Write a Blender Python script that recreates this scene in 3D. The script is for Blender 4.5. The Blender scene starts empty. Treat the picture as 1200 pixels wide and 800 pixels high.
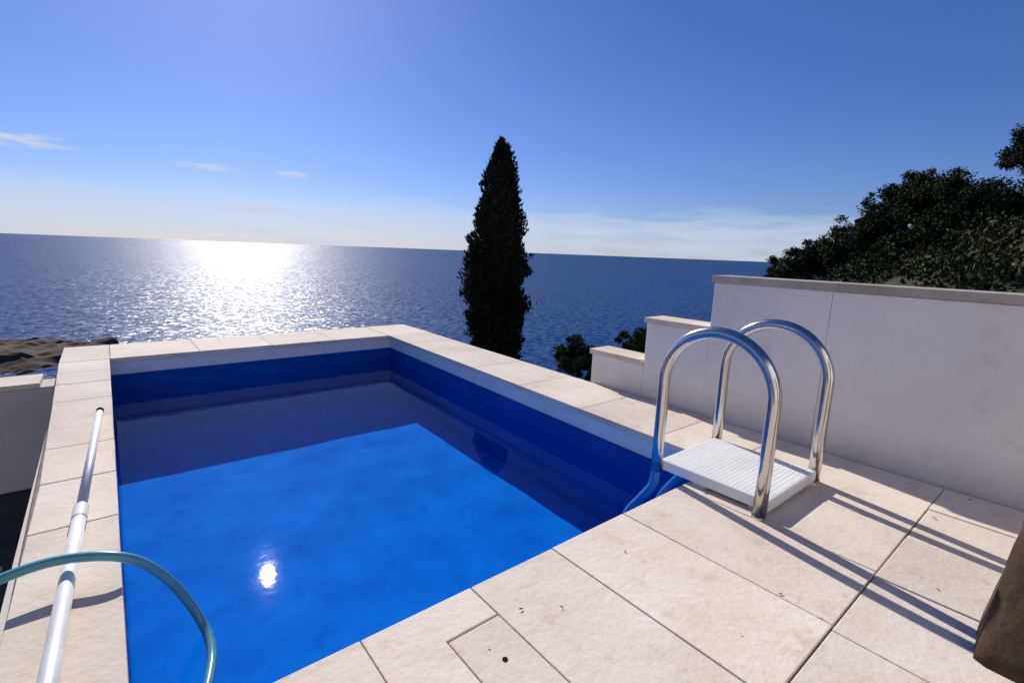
import bpy, math, random
import numpy as np
from mathutils import Vector, Matrix, noise
random.seed(7); np.random.seed(7)
S=1.1
scene=bpy.context.scene
scene.view_settings.view_transform='Standard'
scene.view_settings.look='None'
scene.view_settings.exposure=0
SUN_EL=33.1; SUN_AZ=11.4

# ---------------------------------------------------------------- helpers
def link(o,parent=None):
    scene.collection.objects.link(o)
    if parent: o.parent=parent
    return o
def empty(name):
    e=bpy.data.objects.new(name,None); return link(e)
def mesh_obj(name,verts,faces,mat=None,parent=None,scale=S,smooth=False,bevel=0):
    me=bpy.data.meshes.new(name)
    me.from_pydata([tuple(c*scale for c in v) for v in verts],[],faces)
    me.update()
    o=bpy.data.objects.new(name,me); link(o,parent)
    if mat: me.materials.append(mat)
    if smooth: me.polygons.foreach_set('use_smooth',[True]*len(me.polygons))
    if bevel:
        b=o.modifiers.new('bevel','BEVEL'); b.width=bevel*scale; b.segments=2; b.limit_method='ANGLE'
    return o
class MB:
    def __init__(s): s.v=[]; s.f=[]
    def prism(s,pts,z0,z1):
        a=sum(pts[i][0]*pts[(i+1)%len(pts)][1]-pts[(i+1)%len(pts)][0]*pts[i][1] for i in range(len(pts)))
        if a<0: pts=pts[::-1]
        n=len(pts); b=len(s.v)
        s.v+=[(p[0],p[1],z0) for p in pts]+[(p[0],p[1],z1) for p in pts]
        s.f.append([b+i for i in range(n)][::-1]); s.f.append([b+n+i for i in range(n)])
        for i in range(n):
            j=(i+1)%n; s.f.append([b+i,b+j,b+n+j,b+n+i])
    def box(s,x0,x1,y0,y1,z0,z1): s.prism([(x0,y0),(x1,y0),(x1,y1),(x0,y1)],z0,z1)
    def obj(s,name,mat,parent=None,**k): return mesh_obj(name,s.v,s.f,mat,parent,**k)
def tube(mb,pts,radii,n=16,cap=True):
    pts=[Vector(p) for p in pts]
    if not isinstance(radii,(list,tuple)): radii=[radii]*len(pts)
    up=None; base=len(mb.v)
    for i,p in enumerate(pts):
        t=(pts[min(i+1,len(pts)-1)]-pts[max(i-1,0)]).normalized()
        if up is None:
            up=t.orthogonal().normalized()
        else:
            up=(up-t*up.dot(t)).normalized()
        sd=t.cross(up)
        for k in range(n):
            a=2*math.pi*k/n
            q=p+(up*math.cos(a)+sd*math.sin(a))*radii[i]
            mb.v.append(tuple(q))
    for i in range(len(pts)-1):
        for k in range(n):
            k2=(k+1)%n
            mb.f.append([base+i*n+k,base+i*n+k2,base+(i+1)*n+k2,base+(i+1)*n+k])
    if cap:
        mb.f.append([base+k for k in range(n)][::-1])
        e=base+(len(pts)-1)*n
        mb.f.append([e+k for k in range(n)])
def catmull(P,sub=8):
    P=[Vector(p) for p in P]; Q=[P[0]*2-P[1]]+P+[P[-1]*2-P[-2]]; out=[]
    for i in range(1,len(Q)-2):
        a,b,c,d=Q[i-1:i+3]
        for k in range(sub):
            t=k/sub
            out.append(.5*((2*b)+(c-a)*t+(2*a-5*b+4*c-d)*t*t+(3*b-a-3*c+d)*t**3))
    out.append(P[-1]); return out

# ---------------------------------------------------------------- materials
def newmat(name):
    m=bpy.data.materials.new(name); m.use_nodes=True
    nt=m.node_tree; return m,nt,nt.nodes['Principled BSDF']
def N(nt,t,**k):
    n=nt.nodes.new(t)
    for a,b in k.items(): setattr(n,a,b)
    return n
def rgb(*c): return (*c,1)
def noise_mat(name,c1,c2,scale=3,detail=6,rough=.8,bump=.1,bscale=60,c3=None,island=0,metal=0,spec=.3,c3s=4.3,c3amt=1.0,grime=None):
    m,nt,p=newmat(name); L=nt.links.new
    tc=N(nt,'ShaderNodeTexCoord')
    n1=N(nt,'ShaderNodeTexNoise'); n1.inputs['Scale'].default_value=scale; n1.inputs['Detail'].default_value=detail; n1.inputs['Roughness'].default_value=.65
    L(tc.outputs['Object'],n1.inputs['Vector'])
    r=N(nt,'ShaderNodeValToRGB'); r.color_ramp.elements[0].position=.32; r.color_ramp.elements[1].position=.68
    r.color_ramp.elements[0].color=rgb(*c1); r.color_ramp.elements[1].color=rgb(*c2)
    L(n1.outputs['Fac'],r.inputs[0]); col=r.outputs[0]
    if c3:
        n3=N(nt,'ShaderNodeTexNoise'); n3.inputs['Scale'].default_value=scale*c3s; n3.inputs['Detail'].default_value=8; n3.inputs['Roughness'].default_value=.75
        L(tc.outputs['Object'],n3.inputs['Vector'])
        r3=N(nt,'ShaderNodeMapRange'); r3.inputs[1].default_value=.54; r3.inputs[2].default_value=.74; r3.inputs[4].default_value=c3amt
        L(n3.outputs['Fac'],r3.inputs[0])
        mx=N(nt,'ShaderNodeMix',data_type='RGBA'); L(r3.outputs[0],mx.inputs[0]); L(col,mx.inputs[6]); mx.inputs[7].default_value=rgb(*c3); col=mx.outputs[2]
    if grime:
        # dirt and splash marks rising from the foot of the wall
        zlo,zhi,gc=grime
        sp=N(nt,'ShaderNodeSeparateXYZ'); L(tc.outputs['Object'],sp.inputs[0])
        ng=N(nt,'ShaderNodeTexNoise'); ng.inputs['Scale'].default_value=5; ng.inputs['Detail'].default_value=8; ng.inputs['Roughness'].default_value=.7; L(tc.outputs['Object'],ng.inputs['Vector'])
        mr=N(nt,'ShaderNodeMapRange'); L(sp.outputs[2],mr.inputs[0]); mr.inputs[1].default_value=zhi; mr.inputs[2].default_value=zlo
        mu=N(nt,'ShaderNodeMath',operation='MULTIPLY'); L(mr.outputs[0],mu.inputs[0]); L(ng.outputs['Fac'],mu.inputs[1])
        mu.use_clamp=True
        mx=N(nt,'ShaderNodeMix',data_type='RGBA'); L(mu.outputs[0],mx.inputs[0]); L(col,mx.inputs[6]); mx.inputs[7].default_value=rgb(*gc); col=mx.outputs[2]
    if island:
        g=N(nt,'ShaderNodeNewGeometry'); mr=N(nt,'ShaderNodeMapRange'); mr.inputs[3].default_value=1-island; mr.inputs[4].default_value=1+island*.4
        L(g.outputs['Random Per Island'],mr.inputs[0])
        mm=N(nt,'ShaderNodeVectorMath',operation='SCALE'); L(col,mm.inputs[0]); L(mr.outputs[0],mm.inputs['Scale']); col=mm.outputs[0]
    L(col,p.inputs['Base Color'])
    p.inputs['Roughness'].default_value=rough; p.inputs['Metallic'].default_value=metal
    p.inputs['Specular IOR Level'].default_value=spec
    if bump:
        nb=N(nt,'ShaderNodeTexNoise'); nb.inputs['Scale'].default_value=bscale; nb.inputs['Detail'].default_value=5
        L(tc.outputs['Object'],nb.inputs['Vector'])
        b=N(nt,'ShaderNodeBump'); b.inputs['Strength'].default_value=bump; b.inputs['Distance'].default_value=.01
        L(nb.outputs['Fac'],b.inputs['Height']); L(b.outputs[0],p.inputs['Normal'])
    return m
M_stone=noise_mat('travertine',(.66,.555,.455),(.79,.70,.61),1.8,9,.8,.3,45,c3=(.50,.385,.285),island=.11,c3amt=.7,spec=.2)
M_grout=noise_mat('grout',(.18,.13,.095),(.32,.25,.19),8,4,.95,.2)
M_plaster=noise_mat('white_plaster',(.73,.68,.64),(.83,.79,.76),.9,9,.9,.4,70,c3=(.64,.58,.53),c3amt=.8,grime=(-1.12,-.85,(.45,.38,.32)))
M_render=noise_mat('cream_render',(.55,.5,.45),(.66,.61,.56),1.2,7,.9,.25,60)
M_cap=noise_mat('stone_cap',(.32,.27,.23),(.50,.44,.38),3,7,.85,.25,60)
M_cap2=noise_mat('limestone_cap',(.62,.5,.38),(.75,.64,.52),3,7,.85,.25,60)
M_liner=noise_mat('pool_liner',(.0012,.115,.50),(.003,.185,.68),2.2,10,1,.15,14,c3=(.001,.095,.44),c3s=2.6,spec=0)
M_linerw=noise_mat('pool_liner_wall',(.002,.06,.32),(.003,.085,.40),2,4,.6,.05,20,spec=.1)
M_poolwhite=noise_mat('pool_wall_paint',(.62,.66,.72),(.72,.76,.80),2,5,.6,.1,40)
M_plastic=noise_mat('white_plastic',(.74,.74,.72),(.83,.83,.81),5,3,.4,.02,80)
M_bluepl=noise_mat('blue_plastic',(.01,.13,.4),(.02,.18,.5),5,3,.35,0)
M_earth=noise_mat('dry_earth',(.02,.02,.01),(.05,.042,.024),.4,8,.95,.5,6,c3=(.015,.025,.008))
M_concrete=noise_mat('concrete_with_shade',(.04,.037,.034),(.085,.078,.07),1.5,7,.9,.3,30)  # shade on the low terrace is put into this base colour
M_bark=noise_mat('bark',(.05,.035,.025),(.12,.09,.065),8,6,.95,.6,30)
M_wood=noise_mat('weathered_wood',(.035,.02,.012),(.10,.06,.035),5,8,.85,.8,25,c3=(.025,.016,.01))
M_head=noise_mat('headland_rock',(.04,.024,.016),(.11,.07,.045),.02,10,.95,0,1,c3=(.028,.03,.014))
M_leaf=noise_mat('dry_leaf',(.12,.07,.03),(.25,.16,.07),20,3,.9,0)
M_glass,nt,p=newmat('window_glass'); p.inputs['Base Color'].default_value=rgb(.03,.04,.05); p.inputs['Roughness'].default_value=.08
M_steel,nt,p=newmat('polished_steel'); p.inputs['Base Color'].default_value=rgb(.62,.59,.56); p.inputs['Metallic'].default_value=1
tc=N(nt,'ShaderNodeTexCoord'); nn=N(nt,'ShaderNodeTexNoise'); nn.inputs['Scale'].default_value=25
nt.links.new(tc.outputs['Object'],nn.inputs['Vector']); mr=N(nt,'ShaderNodeMapRange'); mr.inputs[3].default_value=.08; mr.inputs[4].default_value=.3
nt.links.new(nn.outputs['Fac'],mr.inputs[0]); nt.links.new(mr.outputs[0],p.inputs['Roughness'])
M_alu=noise_mat('anodised_aluminium',(.66,.66,.67),(.78,.78,.79),12,4,.38,0,metal=.25)
M_hose,nt,p=newmat('teal_hose'); p.inputs['Roughness'].default_value=.3
wv=N(nt,'ShaderNodeTexNoise'); wv.inputs['Scale'].default_value=14
mx=N(nt,'ShaderNodeMix',data_type='RGBA'); mx.inputs[6].default_value=rgb(.05,.22,.29); mx.inputs[7].default_value=rgb(.12,.36,.42)
nt.links.new(wv.outputs['Fac'],mx.inputs[0]); nt.links.new(mx.outputs[2],p.inputs['Base Color'])
def leaf_mat(name,c1,c2,c3):
    m,nt,p=newmat(name); L=nt.links.new
    g=N(nt,'ShaderNodeNewGeometry'); r=N(nt,'ShaderNodeValToRGB')
    e=r.color_ramp.elements; e[0].color=rgb(*c1); e[1].color=rgb(*c3); x=e.new(.6); x.color=rgb(*c2)
    L(g.outputs['Random Per Island'],r.inputs[0])
    n1=N(nt,'ShaderNodeTexNoise'); n1.inputs['Scale'].default_value=.9; L(g.outputs['Position'],n1.inputs['Vector'])
    mr=N(nt,'ShaderNodeMapRange'); mr.inputs[1].default_value=.3; mr.inputs[2].default_value=.7; mr.inputs[3].default_value=.45; mr.inputs[4].default_value=1.6
    L(n1.outputs['Fac'],mr.inputs[0])
    sc=N(nt,'ShaderNodeVectorMath',operation='SCALE'); L(r.outputs[0],sc.inputs[0]); L(mr.outputs[0],sc.inputs['Scale'])
    L(sc.outputs[0],p.inputs['Base Color']); p.inputs['Roughness'].default_value=.8; p.inputs['Specular IOR Level'].default_value=.1
    return m
M_cyp=leaf_mat('cypress_foliage',(.009,.012,.008),(.020,.024,.013),(.048,.043,.025))
M_oak=leaf_mat('oak_foliage',(.012,.022,.007),(.028,.046,.013),(.062,.075,.02))
M_dry=leaf_mat('dry_foliage',(.03,.032,.012),(.07,.055,.022),(.12,.08,.04))
M_olive=leaf_mat('olive_foliage',(.03,.045,.02),(.06,.08,.035),(.12,.14,.07))
M_core=noise_mat('inner_shade_dark_cap',(.006,.009,.004),(.015,.018,.008),6,4,1,0,spec=0)  # near-black: shade inside crowns and lid hole as colour; also the pole cap

def schlick(nt,normal,f0=.02,fmax=1.0):
    L=nt.links.new
    lw=N(nt,'ShaderNodeLayerWeight'); lw.inputs['Blend'].default_value=.5; L(normal,lw.inputs['Normal'])
    pw=N(nt,'ShaderNodeMath',operation='POWER'); L(lw.outputs['Facing'],pw.inputs[0]); pw.inputs[1].default_value=5
    ma=N(nt,'ShaderNodeMath',operation='MULTIPLY_ADD'); L(pw.outputs[0],ma.inputs[0]); ma.inputs[1].default_value=fmax-f0; ma.inputs[2].default_value=f0
    return ma.outputs[0]
M_water,nt,p=newmat('pool_water'); L=nt.links.new; nt.nodes.remove(p)
tc=N(nt,'ShaderNodeTexCoord'); n1=N(nt,'ShaderNodeTexNoise'); n1.inputs['Scale'].default_value=3.2; n1.inputs['Detail'].default_value=2; L(tc.outputs['Object'],n1.inputs['Vector'])
n2=N(nt,'ShaderNodeTexNoise'); n2.inputs['Scale'].default_value=22; n2.inputs['Detail'].default_value=2; L(tc.outputs['Object'],n2.inputs['Vector'])
b1=N(nt,'ShaderNodeBump'); b1.inputs['Strength'].default_value=.12; b1.inputs['Distance'].default_value=.01; L(n1.outputs['Fac'],b1.inputs['Height'])
b2=N(nt,'ShaderNodeBump'); b2.inputs['Strength'].default_value=.10; b2.inputs['Distance'].default_value=.002; L(n2.outputs['Fac'],b2.inputs['Height']); L(b1.outputs[0],b2.inputs['Normal'])
fr=schlick(nt,b2.outputs[0],.022,.55)
gl=N(nt,'ShaderNodeBsdfGlossy'); gl.inputs['Roughness'].default_value=.02; gl.inputs['Color'].default_value=rgb(.8,.8,.8); L(b2.outputs[0],gl.inputs['Normal'])
tp=N(nt,'ShaderNodeBsdfTransparent'); tp.inputs[0].default_value=rgb(.78,.94,1.0)
ms=N(nt,'ShaderNodeMixShader'); L(fr,ms.inputs[0]); L(tp.outputs[0],ms.inputs[1]); L(gl.outputs[0],ms.inputs[2]); L(ms.outputs[0],nt.nodes['Material Output'].inputs[0])
# sea: wave-slope normals from multi-octave noise
M_sea,nt,p=newmat('sea_water'); L=nt.links.new; nt.nodes.remove(p)
g=N(nt,'ShaderNodeNewGeometry')
mp=N(nt,'ShaderNodeMapping'); mp.inputs['Scale'].default_value=(.8,1.1,1); mp.inputs['Rotation'].default_value=(0,0,.3); L(g.outputs['Position'],mp.inputs[0])
n1=N(nt,'ShaderNodeTexNoise'); n1.inputs['Scale'].default_value=.17; n1.inputs['Detail'].default_value=5; n1.inputs['Roughness'].default_value=.85; L(mp.outputs[0],n1.inputs['Vector'])
sb=N(nt,'ShaderNodeVectorMath',operation='SUBTRACT'); L(n1.outputs['Color'],sb.inputs[0]); sb.inputs[1].default_value=(.5,.5,.5)
sc=N(nt,'ShaderNodeVectorMath',operation='MULTIPLY'); L(sb.outputs[0],sc.inputs[0]); sc.inputs[1].default_value=(1.8,2.5,0)
ad=N(nt,'ShaderNodeVectorMath',operation='ADD'); L(sc.outputs[0],ad.inputs[0]); ad.inputs[1].default_value=(0,0,1)
nm=N(nt,'ShaderNodeVectorMath',operation='NORMALIZE'); L(ad.outputs[0],nm.inputs[0])
nl=N(nt,'ShaderNodeTexNoise'); nl.inputs['Scale'].default_value=.003; nl.inputs['Detail'].default_value=8; nl.inputs['Roughness'].default_value=.7; L(mp.outputs[0],nl.inputs['Vector'])
mx=N(nt,'ShaderNodeMix',data_type='RGBA'); mx.inputs[6].default_value=rgb(.002,.032,.13); mx.inputs[7].default_value=rgb(.004,.048,.18); L(nl.outputs['Fac'],mx.inputs[0])
df=N(nt,'ShaderNodeBsdfDiffuse'); L(mx.outputs[2],df.inputs[0])
gl=N(nt,'ShaderNodeBsdfGlossy'); gl.inputs['Roughness'].default_value=.25; L(nm.outputs[0],gl.inputs['Normal'])
ms=N(nt,'ShaderNodeMixShader'); L(schlick(nt,nm.outputs[0],.035,.27),ms.inputs[0]); L(df.outputs[0],ms.inputs[1]); L(gl.outputs[0],ms.inputs[2]); L(ms.outputs[0],nt.nodes['Material Output'].inputs[0])

# ---------------------------------------------------------------- world
w=bpy.data.worlds.new('World'); scene.world=w; w.use_nodes=True; nt=w.node_tree; L=nt.links.new
bg=nt.nodes['Background']; bg.inputs[1].default_value=.085
sky=N(nt,'ShaderNodeTexSky'); sky.sky_type='NISHITA'; sky.sun_disc=False
sky.sun_elevation=math.radians(SUN_EL); sky.sun_rotation=math.radians(SUN_AZ); sky.altitude=80; sky.air_density=1.0; sky.dust_density=.3; sky.ozone_density=3.0
hs=N(nt,'ShaderNodeHueSaturation'); hs.inputs['Saturation'].default_value=1.15; L(sky.outputs[0],hs.inputs['Color'])
tint=N(nt,'ShaderNodeVectorMath',operation='MULTIPLY'); L(hs.outputs[0],tint.inputs[0]); tint.inputs[1].default_value=(.62,.71,1.12)
tc=N(nt,'ShaderNodeTexCoord'); sp=N(nt,'ShaderNodeSeparateXYZ'); L(tc.outputs['Generated'],sp.inputs[0])
def M(op,a,b=None,c=None,clamp=False):
    n=N(nt,'ShaderNodeMath',operation=op); n.use_clamp=clamp
    for i,x in enumerate((a,b,c)):
        if x is None: continue
        if isinstance(x,(int,float)): n.inputs[i].default_value=x
        else: L(x,n.inputs[i])
    return n.outputs[0]
az=M('ARCTAN2',sp.outputs[0],sp.outputs[1]); el=M('ARCSINE',sp.outputs[2])
cv=N(nt,'ShaderNodeCombineXYZ'); L(M('MULTIPLY',az,5.0),cv.inputs[0]); L(M('MULTIPLY',el,38.0),cv.inputs[1])
cn=N(nt,'ShaderNodeTexNoise'); cn.inputs['Scale'].default_value=1.0; cn.inputs['Detail'].default_value=7; cn.inputs['Roughness'].default_value=.55; L(cv.outputs[0],cn.inputs['Vector'])
def ss(x,a,b):
    n=N(nt,'ShaderNodeMapRange',interpolation_type='SMOOTHSTEP'); L(x,n.inputs[0]); n.inputs[1].default_value=a; n.inputs[2].default_value=b; return n.outputs[0]
topedge=M('ADD',el,M('MULTIPLY',M('SUBTRACT',cn.outputs['Fac'],.5),.12))
band=M('SUBTRACT',1,ss(topedge,.055,.088))
dens=M('MULTIPLY',band,M('MULTIPLY_ADD',ss(cn.outputs['Fac'],.3,.65),.5,.3))
tot=dens
cv2=N(nt,'ShaderNodeCombineXYZ'); L(M('MULTIPLY',az,22.0),cv2.inputs[0]); L(M('MULTIPLY',el,150.0),cv2.inputs[1])
cn2=N(nt,'ShaderNodeTexNoise'); cn2.inputs['Scale'].default_value=1.0; cn2.inputs['Detail'].default_value=6; L(cv2.outputs[0],cn2.inputs['Vector'])
for a0,e0,wa,we in ((-6.0,7.3,6.0,.75),(8.3,6.9,3.0,.4),(15.8,6.9,2.0,.4),(12.5,3.4,3.0,.6)):
    d=M('ADD',M('POWER',M('DIVIDE',M('SUBTRACT',az,math.radians(a0)),math.radians(wa)),2),M('POWER',M('DIVIDE',M('SUBTRACT',el,math.radians(e0)),math.radians(we)),2))
    k=M('SUBTRACT',1,d,clamp=True)
    tot=M('ADD',tot,M('MULTIPLY',k,ss(cn2.outputs['Fac'],.35,.6)),clamp=True)
mxc=N(nt,'ShaderNodeMix',data_type='RGBA'); L(tot,mxc.inputs[0]); L(tint.outputs[0],mxc.inputs[6]); mxc.inputs[7].default_value=rgb(7.0,7.7,9.5)
L(mxc.outputs[2],bg.inputs[0])
# sun
sd=Vector((math.sin(math.radians(SUN_AZ))*math.cos(math.radians(SUN_EL)),math.cos(math.radians(SUN_AZ))*math.cos(math.radians(SUN_EL)),math.sin(math.radians(SUN_EL))))
sl=bpy.data.lights.new('sun','SUN'); sl.energy=5; sl.angle=math.radians(.53); sl.color=(1,.95,.87)
so=bpy.data.objects.new('sun',sl); link(so); so.rotation_euler=sd.to_track_quat('Z','Y').to_euler()
# camera
xa=Vector((.7743,-.6324,.0372)).normalized(); za=Vector((-.6271,-.7576,.1793)); za=(za-xa*za.dot(xa)).normalized(); ya=za.cross(xa)
cam=bpy.data.cameras.new('camera'); cam.lens=17.25; cam.sensor_width=36; cam.clip_end=200000; cam.clip_start=.05
co=bpy.data.objects.new('camera',cam); link(co)
co.matrix_world=Matrix((xa,ya,za)).transposed().to_4x4(); scene.camera=co

# ---------------------------------------------------------------- terrace slabs
PX0=-.04; PY0=1.085; PY1=5.20
def rx(y): return 2.30+(y-PY0)/(PY1-PY0)*.16
def ox(y): return 2.92+(y-2.5)*.025 if y>2.5 else 2.92
def lx(y): return -.285 if y<2.6 else -.285-(y-2.6)*.028
ZT=-1.0; G=.0020
terr=empty('stone_terrace')
sl_=MB()
def quad_slab(p0,p1,p2,p3,dz=0):
    c=[sum(p[i] for p in (p0,p1,p2,p3))/4 for i in (0,1)]
    def ins(p):
        dx=c[0]-p[0]; dy=c[1]-p[1]
        return (p[0]+math.copysign(G,dx)+random.uniform(-.001,.001),p[1]+math.copysign(G,dy)+random.uniform(-.001,.001))
    sl_.prism([ins(p) for p in (p0,p1,p2,p3)],ZT-.035,ZT+dz+random.uniform(-.0015,.0015))
xs=[.08,.425,.77,1.11,1.50,1.90,2.30,2.92]
quad_slab((-.285,.345),(.08,.345),(.08,PY0),(-.285,PY0))
for a,b_ in zip(xs[:-1],xs[1:]):
    if a==.425:
        g=G; sl_.prism([(a+g,.345+g),(.603-g,.345+g),(.603-g,.945+g),(b_-g,.945+g),(b_-g,PY0-g),(a+g,PY0-g)],ZT-.035,ZT)
        quad_slab((.603,.62),(.77,.62),(.77,.945),(.603,.945))
        quad_slab((.603,.345),(.77,.345),(.77,.62),(.603,.62))
    else: quad_slab((a,.345),(b_,.345),(b_,PY0),(a,PY0))
ycur=.345
for r,(dy,off) in enumerate([(.37,.0),(.42,.2),(.42,.0),(.42,.2),(.42,.0),(.42,.2),(.42,0)]):
    x=-.285; xl=[x]; xx=.0+off
    while xx<2.85:
        if xx>x+.1: xl.append(xx)
        xx+=.37 if r==0 else .62
    if r==0: xl=[-.285,.0,.37,.74,1.11,1.48,1.87,2.24,2.60]
    xl.append(2.92)
    for a,b_ in zip(xl[:-1],xl[1:]): quad_slab((a,ycur-dy),(b_,ycur-dy),(b_,ycur),(a,ycur))
    ycur-=dy
YB=ycur
ys=[PY0,1.655,2.18,2.62,3.06,3.5,3.95,4.42,4.8,PY1]
for a,b_ in zip(ys[:-1],ys[1:]): quad_slab((lx(a),a),(PX0,a),(PX0,b_),(lx(b_),b_))
FX=[lx(5.2),PX0,.6,1.22,1.84,rx(PY1),3.0]
for a,b_ in zip(FX[:-1],FX[1:]): quad_slab((a,PY1),(b_,PY1),(b_,5.9),(a,5.9))
ys=[PY0,1.5,2.1,2.75,3.4,4.05,4.65,PY1]
for a,b_ in zip(ys[:-1],ys[1:]): quad_slab((rx(a),a),(ox(a),a),(ox(b_),b_),(rx(b_),b_))
slabs=sl_.obj('paving_slabs',M_stone,terr,bevel=.003)
bed=MB()
e=.03
bed.prism([(-.27,YB),(2.92,YB),(2.92,PY0-e),(-.27,PY0-e)],-1.6,ZT-.004)
bed.prism([(-.27,PY0-e),(PX0-e,PY0-e),(PX0-e,PY1+e),(lx(PY1)+.02,PY1+e)],-1.9,ZT-.004)
bed.prism([(lx(PY1)+.02,PY1+e),(2.98,PY1+e),(2.98,5.88),(lx(PY1)+.02,5.88)],-3.2,ZT-.004)
bed.prism([(rx(PY0)+e,PY0-e),(2.91,PY0-e),(2.91,2.5),(2.97,PY1+e),(rx(PY1)+e,PY1+e)],-3.2,ZT-.004)
bed.obj('mortar_bed',M_grout,terr)
mb=MB(); tube(mb,[(.688,.811,-1.002),(.688,.811,-.9985)],.007,16); mb.obj('lid_hole_shade',M_core,terr)  # dark disc on the lid, its colour stands in for shade in the hole
# a few blown-in dry leaves and crumbs
random.seed(3); mb=MB()
for k in range(46):
    if k<30: x=2.915-abs(random.gauss(0,.07)); y=random.uniform(.2,2.4)
    else: x=random.uniform(.2,2.7); y=random.uniform(.1,1.05)
    a=random.uniform(0,6.28); l=random.uniform(.004,.012); w_=l*random.uniform(.3,.6); b=len(mb.v)
    z=ZT+.003
    for dx,dy,dz in ((-l,0,0),(0,-w_,.002),(l,0,.003),(0,w_,.001)):
        mb.v.append((x+dx*math.cos(a)-dy*math.sin(a),y+dx*math.sin(a)+dy*math.cos(a),z+dz))
    mb.f.append([b,b+1,b+2,b+3])
mb.obj('fallen_leaves',M_leaf)

# ---------------------------------------------------------------- pool
pool=empty('swimming_pool')
ZW=-1.28; ZF=-1.70
def ring(o,z): return [(PX0-o,PY0-o,z),(rx(PY0)+o,PY0-o,z),(rx(PY1)+o,PY1+o,z),(PX0-o,PY1+o,z)]
def band_mesh(name,o0,z0,o1,z1,mat,bottom=False):
    a=ring(o0,z0); b=ring(o1,z1); v=a+b; f=[[i,(i+1)%4,4+(i+1)%4,4+i] for i in range(4)]
    return mesh_obj(name,v,f,mat,pool)
band_mesh('upper_wall',.026,-1.15,.026,-1.03,M_poolwhite)
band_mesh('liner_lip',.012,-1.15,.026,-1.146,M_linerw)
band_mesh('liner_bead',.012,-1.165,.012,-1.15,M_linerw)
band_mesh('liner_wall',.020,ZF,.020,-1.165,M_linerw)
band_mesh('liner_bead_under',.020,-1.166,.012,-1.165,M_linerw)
v=[];f=[];n=40
for j in range(n+1):
    for i in range(n+1):
        y=PY0-.03+(PY1-PY0+.06)*j/n; x=PX0-.03+(rx(y)-PX0+.06)*i/n
        z=ZF+.006*noise.noise(Vector((x*2.5,y*2.5,0)))
        v.append((x,y,z))
for j in range(n):
    for i in range(n):
        a=j*(n+1)+i; f.append([a,a+1,a+n+2,a+n+1])
mesh_obj('pool_floor',v,f,M_liner,pool,smooth=True)
mesh_obj('water',[(x,y,ZW) for x,y,_ in ring(.023,0)],[[0,1,2,3]],M_water,pool)

# ---------------------------------------------------------------- stepped wall
sw=empty('stepped_wall')
WX0,WX1=2.925,3.125
mb=MB(); mb.box(WX0,WX1,.923,1.575,-3.2,-.140); mb.obj('tall_section',M_plaster,sw,bevel=.004)
mb=MB(); mb.box(WX0+.0015,WX1-.0015,-2.6,.9215,-3.2,-.141); mb.obj('tall_section_extension',M_plaster,sw,bevel=.003)
mb=MB(); mb.box(WX0+.001,WX1-.001,1.574,2.045,-3.2,-.455); mb.obj('middle_section',M_plaster,sw,bevel=.006)
mb=MB(); mb.box(WX0+.002,WX1-.002,2.044,2.53,-3.2,-.765); mb.obj('low_section',M_plaster,sw,bevel=.006)
mb=MB()
yy=-2.6
for y1 in (-1.9,-1.2,-.5,.2,.9,1.59): mb.box(WX0-.015,WX1+.015,yy,y1-.002,-.139,-.096); yy=y1
mb.obj('tall_cap',M_cap,sw,bevel=.003)
mb=MB(); mb.box(WX0-.015,WX1+.015,1.592,2.06,-.454,-.418); mb.obj('middle_cap',M_cap2,sw,bevel=.003)
mb=MB(); mb.box(WX0-.015,WX1+.015,2.062,2.545,-.764,-.726); mb.obj('low_cap',M_cap2,sw,bevel=.003)

bw=empty('boundary_wall')
mb=MB(); mb.box(-6,-.35,4.6,4.85,-3.0,-1.045); mb.obj('wall_body',M_render,bw,bevel=.006)
mb=MB()
xx=-6.0
while xx<-.5: mb.box(xx,min(xx+.62,-.347)-.004,4.57,4.88,-1.044,-1.008); xx+=.62
mb.obj('wall_cap',M_stone,bw,bevel=.003)
mb=MB(); mb.box(-6,-.275,-3,4.59,-2.1,-1.76); mb.obj('lower_terrace',M_concrete)
mb=MB(); mb.prism([(-.274,-3),(-.255,-3),(-.255,PY0),(-.265,PY0),(-.31,4.6),(-.33,4.6)],-1.759,-1.04)
mb.obj('retaining_wall',M_render)

# ---------------------------------------------------------------- ladder
lad=empty('pool_ladder')
def arch(x,yA=.745,yB=1.225,zc=-.535,ztop=-.295,zA=-1.0,zB=-1.0):
    r=(yB-yA)/2; yc=(yA+yB)/2; P=[(x,yA,zA),(x,yA,-.8)]
    P+= [(x,yA,zc-.1)]
    for i in range(0,25):
        a=math.pi*(1-i/24); P.append((x,yc+r*math.cos(a),zc+(ztop-zc)*math.sin(a)))
    P+=[(x,yB,zc-.1),(x,yB,-.8),(x,yB,zB)]
    return P
for i,x in enumerate((1.925,2.475)):
    mb=MB(); tube(mb,arch(x,zB=-.985),.0255,20); mb.obj('handrail_%d'%(i+1),M_steel,lad,smooth=True)
    mb=MB(); tube(mb,[(x,.745,-1.0),(x,.745,-.992)],[.030,.029],20)
    if i: tube(mb,[(x,1.225,-1.0),(x,1.225,-.98)],[.031,.029],20)
    mb.obj('foot_cap_%d'%(i+1),M_steel,lad)
for i,(xa_,xb_) in enumerate(((1.925,1.95),(2.2,2.24))):
    mb=MB(); tube(mb,catmull([(xa_,1.225,-.975),(xa_,1.235,-1.06),(xa_+.01,1.30,-1.16),(xb_,1.38,-1.28),(xb_,1.43,-1.45),(xb_,1.45,-1.69)],5),.021,16)
    mb.obj('leg_%d'%(i+1),M_bluepl,lad,smooth=True)
mb=MB()
for z,y in ((-1.36,1.41),(-1.54,1.44)): mb.box(1.955,2.235,y-.045,y+.045,z-.012,z+.012)
mb.obj('treads',M_plastic,lad,bevel=.004)
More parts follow.
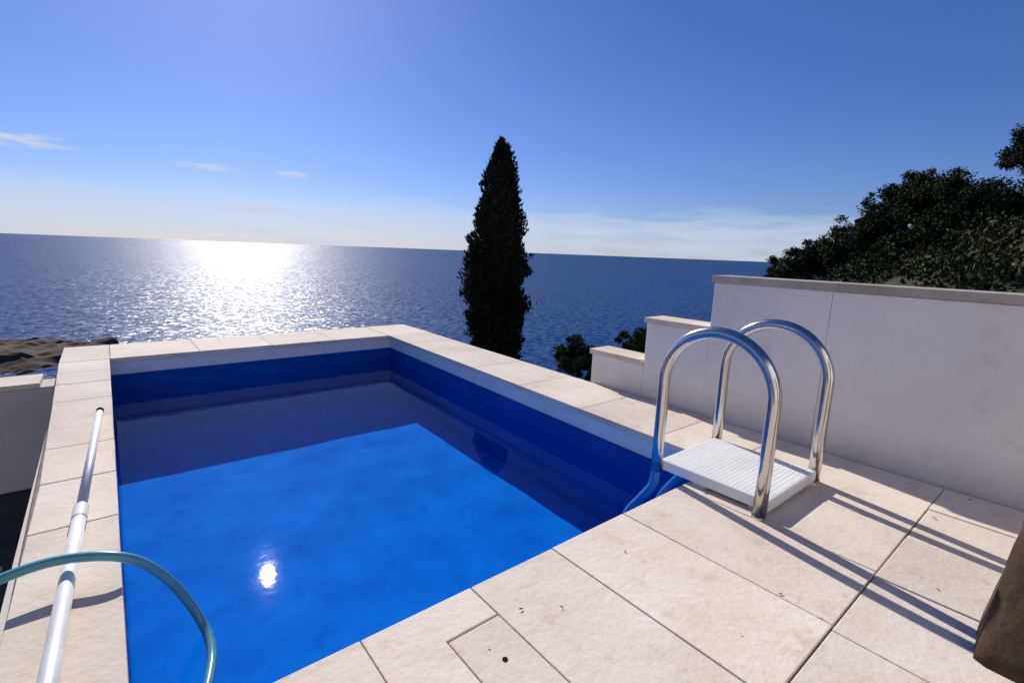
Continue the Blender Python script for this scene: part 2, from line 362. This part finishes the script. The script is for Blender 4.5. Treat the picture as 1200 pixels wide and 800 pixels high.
mb=MB(); mb.box(1.953,2.447,.725,1.225,-.985,-.935); mb.obj('platform',M_plastic,lad,bevel=.008)
mb=MB()
nx,ny=24,24
for i in range(nx):
    for j in range(ny):
        cx=1.972+(2.428-1.972)*i/(nx-1); cy=.745+(1.206-.745)*j/(ny-1); s=.0062
        mb.prism([(cx-s,cy),(cx,cy-s),(cx+s,cy),(cx,cy+s)],-.936,-.9338)
mb.obj('anti_slip_studs',M_plastic,lad)
mb=MB()
for x0,x1 in ((1.94,1.955),(2.445,2.46)):
    for y in (.745,1.215): mb.box(x0,x1,y-.012,y+.012,-.975,-.95)
mb.obj('brackets',M_steel,lad)
mb=MB()
for x in (1.99,2.41):
    for y in (.78,1.03): mb.box(x-.02,x+.02,y-.03,y+.03,-1.0,-.984)
mb.obj('platform_feet',M_plastic,lad)

# ---------------------------------------------------------------- telescopic pole
po=empty('telescopic_pole')
A=Vector((-.097,3.52,-.975)); B=Vector((-.176,1.40,-.972)); d=(B-A).normalized()
C=A+(B-A)*.62; D=B+d*1.1
mb=MB(); tube(mb,[A,C],.0165,18); mb.obj('inner_tube',M_alu,po,smooth=True)
mb=MB(); tube(mb,[C,D],.0195,18); mb.obj('outer_tube',M_alu,po,smooth=True)
mb=MB(); tube(mb,[C-d*.05,C-d*.045,C+d*.05,C+d*.055],[.0175,.0225,.0225,.02],18); mb.obj('locking_collar',M_plastic,po)
mb=MB(); tube(mb,[A-d*.03,A-d*.027,A+d*.02],[.012,.0175,.0175],18); mb.obj('end_cap',M_core,po)
# ---------------------------------------------------------------- hose
mb=MB()
tube(mb,catmull([(-1.2,1.5,-1.74),(-.85,1.6,-1.6),(-.55,1.70,-1.12),(-.40,1.76,-.955),(-.294,1.785,-.925),(-.168,1.80,-.925),(-.024,1.745,-.948),(.074,1.765,-1.08),(.143,1.745,-1.24),(.158,1.64,-1.285),(.128,1.50,-1.288),(.06,1.3,-1.288),(.1,1.12,-1.29),(.4,1.12,-1.3)],8),.0145,14)
mb.obj('pool_hose',M_hose,smooth=True)

# ---------------------------------------------------------------- post at right
mb=MB()
rows=24
for i in range(rows+1):
    z=-1.0+i/rows*.95; t=z+1.0; cx=1.655+.5*t; cy=-.05-.08*t
    for (dx,dy) in ((0,.10),(0,-.06),(.03,-.10),(.17,-.10),(.20,-.06),(.20,.10),(.17,.13),(.02,.13)):
        k=noise.noise(Vector((dx*9,dy*9,z*5)))*.014+noise.noise(Vector((dx*30,dy*30,z*22)))*.005
        mb.v.append((cx+dx+k,cy+dy+k,z))
for i in range(rows):
    for k in range(8):
        k2=(k+1)%8; mb.f.append([i*8+k2,i*8+k,(i+1)*8+k,(i+1)*8+k2])
mb.f.append([rows*8+k for k in range(8)][::-1]); mb.f.append(list(range(8)))
mb.obj('wooden_post',M_wood,smooth=True)

# ---------------------------------------------------------------- unseen house added behind the camera for fill light and chrome reflections
ho=empty('unseen_fill_house')
mb=MB(); HY=-2.6
for (x0,x1,z0,z1) in ((-5,-2.2,-1.76,2.6),(-2.2,-.9,-1.76,-.2),(-2.2,-.9,1.0,2.6),(-.9,.2,-1.76,2.6),(.2,1.3,1.0,2.6),(1.3,2.92,-1.76,2.6)):
    mb.box(x0,x1,HY-.3,HY,z0,z1)
mb.box(-5,2.92,HY-5,HY-.301,-1.76,2.6)
mb.obj('walls',M_plaster,ho)
mb=MB(); mb.box(-5.1,3.0,HY-5.1,HY+.08,2.601,2.72); mb.obj('roof_slab',M_cap,ho)
mb=MB(); mb.box(-2.2,-.9,HY-.2,HY-.17,-.2,1.0); mb.box(.2,1.3,HY-.2,HY-.17,-1.0,1.0); mb.obj('glazing',M_glass,ho)
mb=MB()
for x0,x1,z0,z1 in ((-2.2,-2.14,-.2,1.0),(-.96,-.9,-.2,1.0),(-1.58,-1.52,-.2,1.0),(.2,.26,-1,1.0),(1.24,1.3,-1,1.0),(.72,.78,-1,1.0)): mb.box(x0,x1,HY-.168,HY-.1,z0,z1)
mb.obj('frames',M_wood,ho)

# ---------------------------------------------------------------- terrain, sea, headland (metres)
def sstep(a,b,x):
    t=max(0,min(1,(x-a)/(b-a))); return t*t*(3-2*t)
def ground(x,y):
    z=-3.3-.5*max(0,y-5)-.3*max(0,x-38)
    if x<-3: z-=(-3-x)*.25
    s=x-2.2*y
    k=sstep(5,16,x)*sstep(1,10,s)*(1-sstep(34,60,x))
    hill=-2.0+.16*min(s,70)
    z=z*(1-k)+hill*k
    z+=.4*noise.noise(Vector((x*.15,y*.15,0)))+1.0*noise.noise(Vector((x*.03,y*.03,3)))*min(1,math.hypot(x,y)/60)
    return max(z,-84)
v=[];f=[]
def axis(neg,pos,n):
    r=[]
    for i in range(-n,n+1):
        t=i/n; r.append((pos if t>0 else neg)*abs(t)**2*(1 if t>0 else -1))
    return r
gx=axis(450,450,90); gy=axis(300,190,90)
for y in gy:
    for x in gx: v.append((x,y,ground(x,y)))
m=len(gx)
for j in range(len(gy)-1):
    for i in range(m-1): a=j*m+i; f.append([a,a+1,a+m+1,a+m])
mesh_obj('hillside_terrain',v,f,M_earth,scale=1,smooth=True)
R=90000
mesh_obj('sea',[(-R,-R,-80),(R,-R,-80),(R,R,-80),(-R,R,-80)],[[0,1,2,3]],M_sea,scale=1)
v=[];f=[]; nx,ny=150,90
for j in range(ny+1):
    for i in range(nx+1):
        x=-420+430*i/nx; y=300+240*j/ny
        t=max(0,(2-x)/90); hw=85*min(1,t**.6) if t>0 else .01
        yc=480-.15*(-x)
        m_=1-abs(y-(yc-20))/max(hw,.01)
        q=Vector((x*.02,y*.02,0)); nz=noise.fractal(q,1,2,6)
        m_=m_+.35*nz
        z=-82+ (0 if m_<0 else 7*min(1,m_*1.8)**.7*(1+.5*nz) + 3*abs(noise.fractal(q*4,1,2,4)))
        v.append((x,y,z))
for j in range(ny):
    for i in range(nx): a=j*(nx+1)+i; f.append([a,a+1,a+nx+2,a+nx+1])
mesh_obj('headland',v,f,M_head,scale=1)

# ---------------------------------------------------------------- foliage
def leaf_mesh(name,P,Lr,Wr,D,mat,parent):
    n=len(P); D=D/np.linalg.norm(D,axis=1)[:,None]
    rnd=np.random.normal(size=(n,3)); W=np.cross(D,rnd); W/=np.linalg.norm(W,axis=1)[:,None]
    l=np.random.uniform(*Lr,size=(n,1)); ww=np.random.uniform(*Wr,size=(n,1))
    V=np.stack([P-D*l*.5,P+W*ww*.5,P+D*l*.5,P-W*ww*.5],1).reshape(-1,3)
    me=bpy.data.meshes.new(name); me.vertices.add(4*n); me.vertices.foreach_set('co',V.ravel())
    me.loops.add(4*n); me.loops.foreach_set('vertex_index',np.arange(4*n,dtype=np.int32))
    me.polygons.add(n); me.polygons.foreach_set('loop_start',np.arange(0,4*n,4,dtype=np.int32))
    try: me.polygons.foreach_set('loop_total',np.full(n,4,dtype=np.int32))
    except Exception: pass
    me.update(calc_edges=True); me.validate(); me.materials.append(mat)
    return link(bpy.data.objects.new(name,me),parent)
def cypress(cx,cy,zb):
    e=empty('cypress_tree')
    zs=np.array([-3.0,-2.6,-1.6,-.85,-.05,.65,1.2,1.6,1.9,2.03]); rs=np.array([.30,.50,.59,.65,.58,.48,.37,.25,.12,.015])
    n=50000
    z=np.random.uniform(-3.0,2.03,n*2); keep=np.random.rand(n*2)<(np.interp(z,zs,rs)/.6)**1.2+.03; z=z[keep][:n]; n=len(z)
    th=np.random.uniform(0,2*np.pi,n); R=np.interp(z,zs,rs)
    mod=np.array([.84+.42*noise.noise(Vector((math.cos(a)*2.0+9,math.sin(a)*2.0,zz*2.2)))+.30*noise.noise(Vector((math.cos(a)*5,math.sin(a)*5,zz*7))) for a,zz in zip(th,z)])
    u=np.random.rand(n)**.45; r=R*mod*(.35+.67*u)
    wisp=np.random.rand(n)<.02; r[wisp]*=1.15
    P=np.stack([cx+r*np.cos(th),cy+r*np.sin(th),z],1)*S
    D=np.stack([np.cos(th)*.45,np.sin(th)*.45,np.full(n,1.0)],1)+np.random.normal(scale=.35,size=(n,3))
    leaf_mesh('foliage',P,(.05,.14),(.02,.05),D,M_cyp,e)
    mb=MB(); tube(mb,[(cx,cy,zz) for zz in (-5.2,-3,-1,1,1.9)],[.13,.11,.07,.03,.01],10); mb.obj('trunk',M_bark,e,smooth=True)
    mb=MB()
    for k in range(60):
        zz=random.uniform(-2.8,1.4); a=random.uniform(0,6.28); r=float(np.interp(zz,zs,rs))*.8
        tube(mb,[(cx,cy,zz-.25),(cx+math.cos(a)*r*.6,cy+math.sin(a)*r*.6,zz),(cx+math.cos(a)*r,cy+math.sin(a)*r,zz+.3)],[.016,.01,.004],5)
    mb.obj('limbs',M_bark,e)
    mb=MB(); tube(mb,[(cx,cy,zz) for zz in zs[:-1]],[float(r)*.42 for r in rs[:-1]],12); mb.obj('light_block_core',M_core,e)  # added dark solid that blocks light through the cypress
cypress(5.75,7.45,-3)

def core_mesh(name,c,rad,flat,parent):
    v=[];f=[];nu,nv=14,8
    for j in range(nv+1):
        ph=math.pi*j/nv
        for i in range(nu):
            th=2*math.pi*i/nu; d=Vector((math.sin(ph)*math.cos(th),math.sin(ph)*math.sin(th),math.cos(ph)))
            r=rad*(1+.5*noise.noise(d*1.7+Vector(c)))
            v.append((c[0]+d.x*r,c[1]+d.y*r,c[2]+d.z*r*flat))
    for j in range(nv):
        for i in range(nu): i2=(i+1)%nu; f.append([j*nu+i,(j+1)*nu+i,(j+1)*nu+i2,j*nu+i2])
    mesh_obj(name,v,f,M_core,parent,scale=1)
def tree(name,c,rad,mat,nclump=65,per=160,flat=.8,leaf=(.08,.19),seed=0,core=.5):
    random.seed(seed); np.random.seed(seed)
    e=empty(name); c=Vector(c)*S; rad=rad*S
    gz=ground(c.x,c.y)-.2
    base=Vector((c.x+random.uniform(-.3,.3),c.y+random.uniform(-.3,.3),gz))
    mb=MB(); fork=Vector((c.x,c.y,c.z-rad*.5))
    if fork.z<gz+.4: fork.z=gz+.4
    mid=(base+fork)*.5+Vector((random.uniform(-.15,.15),random.uniform(-.15,.15),0))
    tube(mb,catmull([base,mid,fork],5),[rad*.10-(rad*.045)*i/10 for i in range(11)],9)
    P=[];D=[]
    for k in range(nclump):
        d=Vector(np.random.normal(size=3)); d.normalize()
        rr=rad*random.uniform(.3,.98); off=Vector((d.x*rr,d.y*rr,d.z*rr*flat))
        cc=c+off; cr=rad*random.uniform(.12,.30)
        if k%2==0: tube(mb,catmull([fork,(fork+cc)*.5+Vector((0,0,.1)),cc],3),[rad*.035-rad*.03*i/6 for i in range(7)],5)
        n=int(per*(cr/(rad*.2))**2)
        q=np.random.normal(size=(n,3)); q/=np.linalg.norm(q,axis=1)[:,None]
        r_=cr*np.random.rand(n,1)**.5*np.random.uniform(.7,1.25,size=(n,1))
        q2=q*r_; q2[:,2]*=.75
        P.append(np.array(cc)[None,:]+q2); D.append(q+np.random.normal(scale=.7,size=(n,3)))
    P=np.concatenate(P); D=np.concatenate(D)
    leaf_mesh('foliage',P,leaf,(leaf[0]*.5,leaf[1]*.5),D,mat,e)
    mb.obj('trunk_and_limbs',M_bark,e,scale=1)
    if core: core_mesh('light_block_core',c,rad*core,flat,e)  # added dark blob inside the crown to block light
    return e
specs=[]
def spec(name,u,v,rpx,Z,mat,**k):
    p=u-600;q=400-v
    specs.append((name,((.7743*p+.0851*q+360.6)/575*Z,(-.6324*p+.1621*q+435.6)/575*Z,(.0372*p+.9832*q-103.1)/575*Z),rpx/575*Z,mat,k))
spec('oak_tree',916,320,22,28,M_oak); spec('oak_tree',945,306,32,26,M_oak)
spec('oak_tree',990,296,42,24,M_oak); spec('oak_tree',1030,268,44,22,M_oak)
spec('oak_tree',1062,234,36,23,M_oak); spec('oak_tree',1098,234,46,21.5,M_oak)
spec('oak_tree',1140,252,50,20,M_oak); spec('oak_tree',1188,250,56,19,M_oak)
spec('oak_tree',1222,172,42,22,M_oak); spec('oak_tree',1270,230,95,20,M_oak,nclump=80)
spec('oak_tree',1085,290,45,18,M_oak); spec('oak_tree',1035,312,35,18,M_oak)
spec('broom_shrub',1178,312,40,17,M_dry); spec('broom_shrub',1235,310,55,16,M_dry)
spec('olive_bush',672,420,33,9.5,M_olive,leaf=(.04,.10),nclump=45,core=.45); spec('olive_bush',748,402,24,10,M_olive,leaf=(.04,.10),nclump=35,core=.4)
spec('olive_bush',715,445,28,9,M_olive,leaf=(.04,.10),core=.4)
for i,(n_,c,r,m_,k) in enumerate(specs): tree(n_,c,r,m_,seed=i+11,**k)
# scrub covering the hillside (one mass)
random.seed(5); np.random.seed(5)
PA=[];DA=[];PB=[];DB=[]
cnt=0
while cnt<420:
    x=random.uniform(11,44); y=random.uniform(-13,12); s=x-2.2*y
    if s<2 or s>55: continue
    cnt+=1
    cr=random.uniform(.5,1.25); n=int(190*cr*cr)+60
    q=np.random.normal(size=(n,3)); q/=np.linalg.norm(q,axis=1)[:,None]; q[:,2]=np.abs(q[:,2])*.95
    r_=cr*np.random.rand(n,1)**.4*np.random.uniform(.75,1.2,size=(n,1))
    c=np.array([x,y,ground(x,y)-.05])[None,:]
    T,U=(PB,DB) if random.random()<.15 else (PA,DA)
    T.append(c+q*r_); U.append(q+np.random.normal(scale=.7,size=(n,3)))
sc_=empty('hillside_scrub')
leaf_mesh('green_scrub',np.concatenate(PA),(.09,.22),(.05,.1),np.concatenate(DA),M_oak,sc_)
leaf_mesh('dry_scrub',np.concatenate(PB),(.09,.22),(.04,.09),np.concatenate(DB),M_dry,sc_)
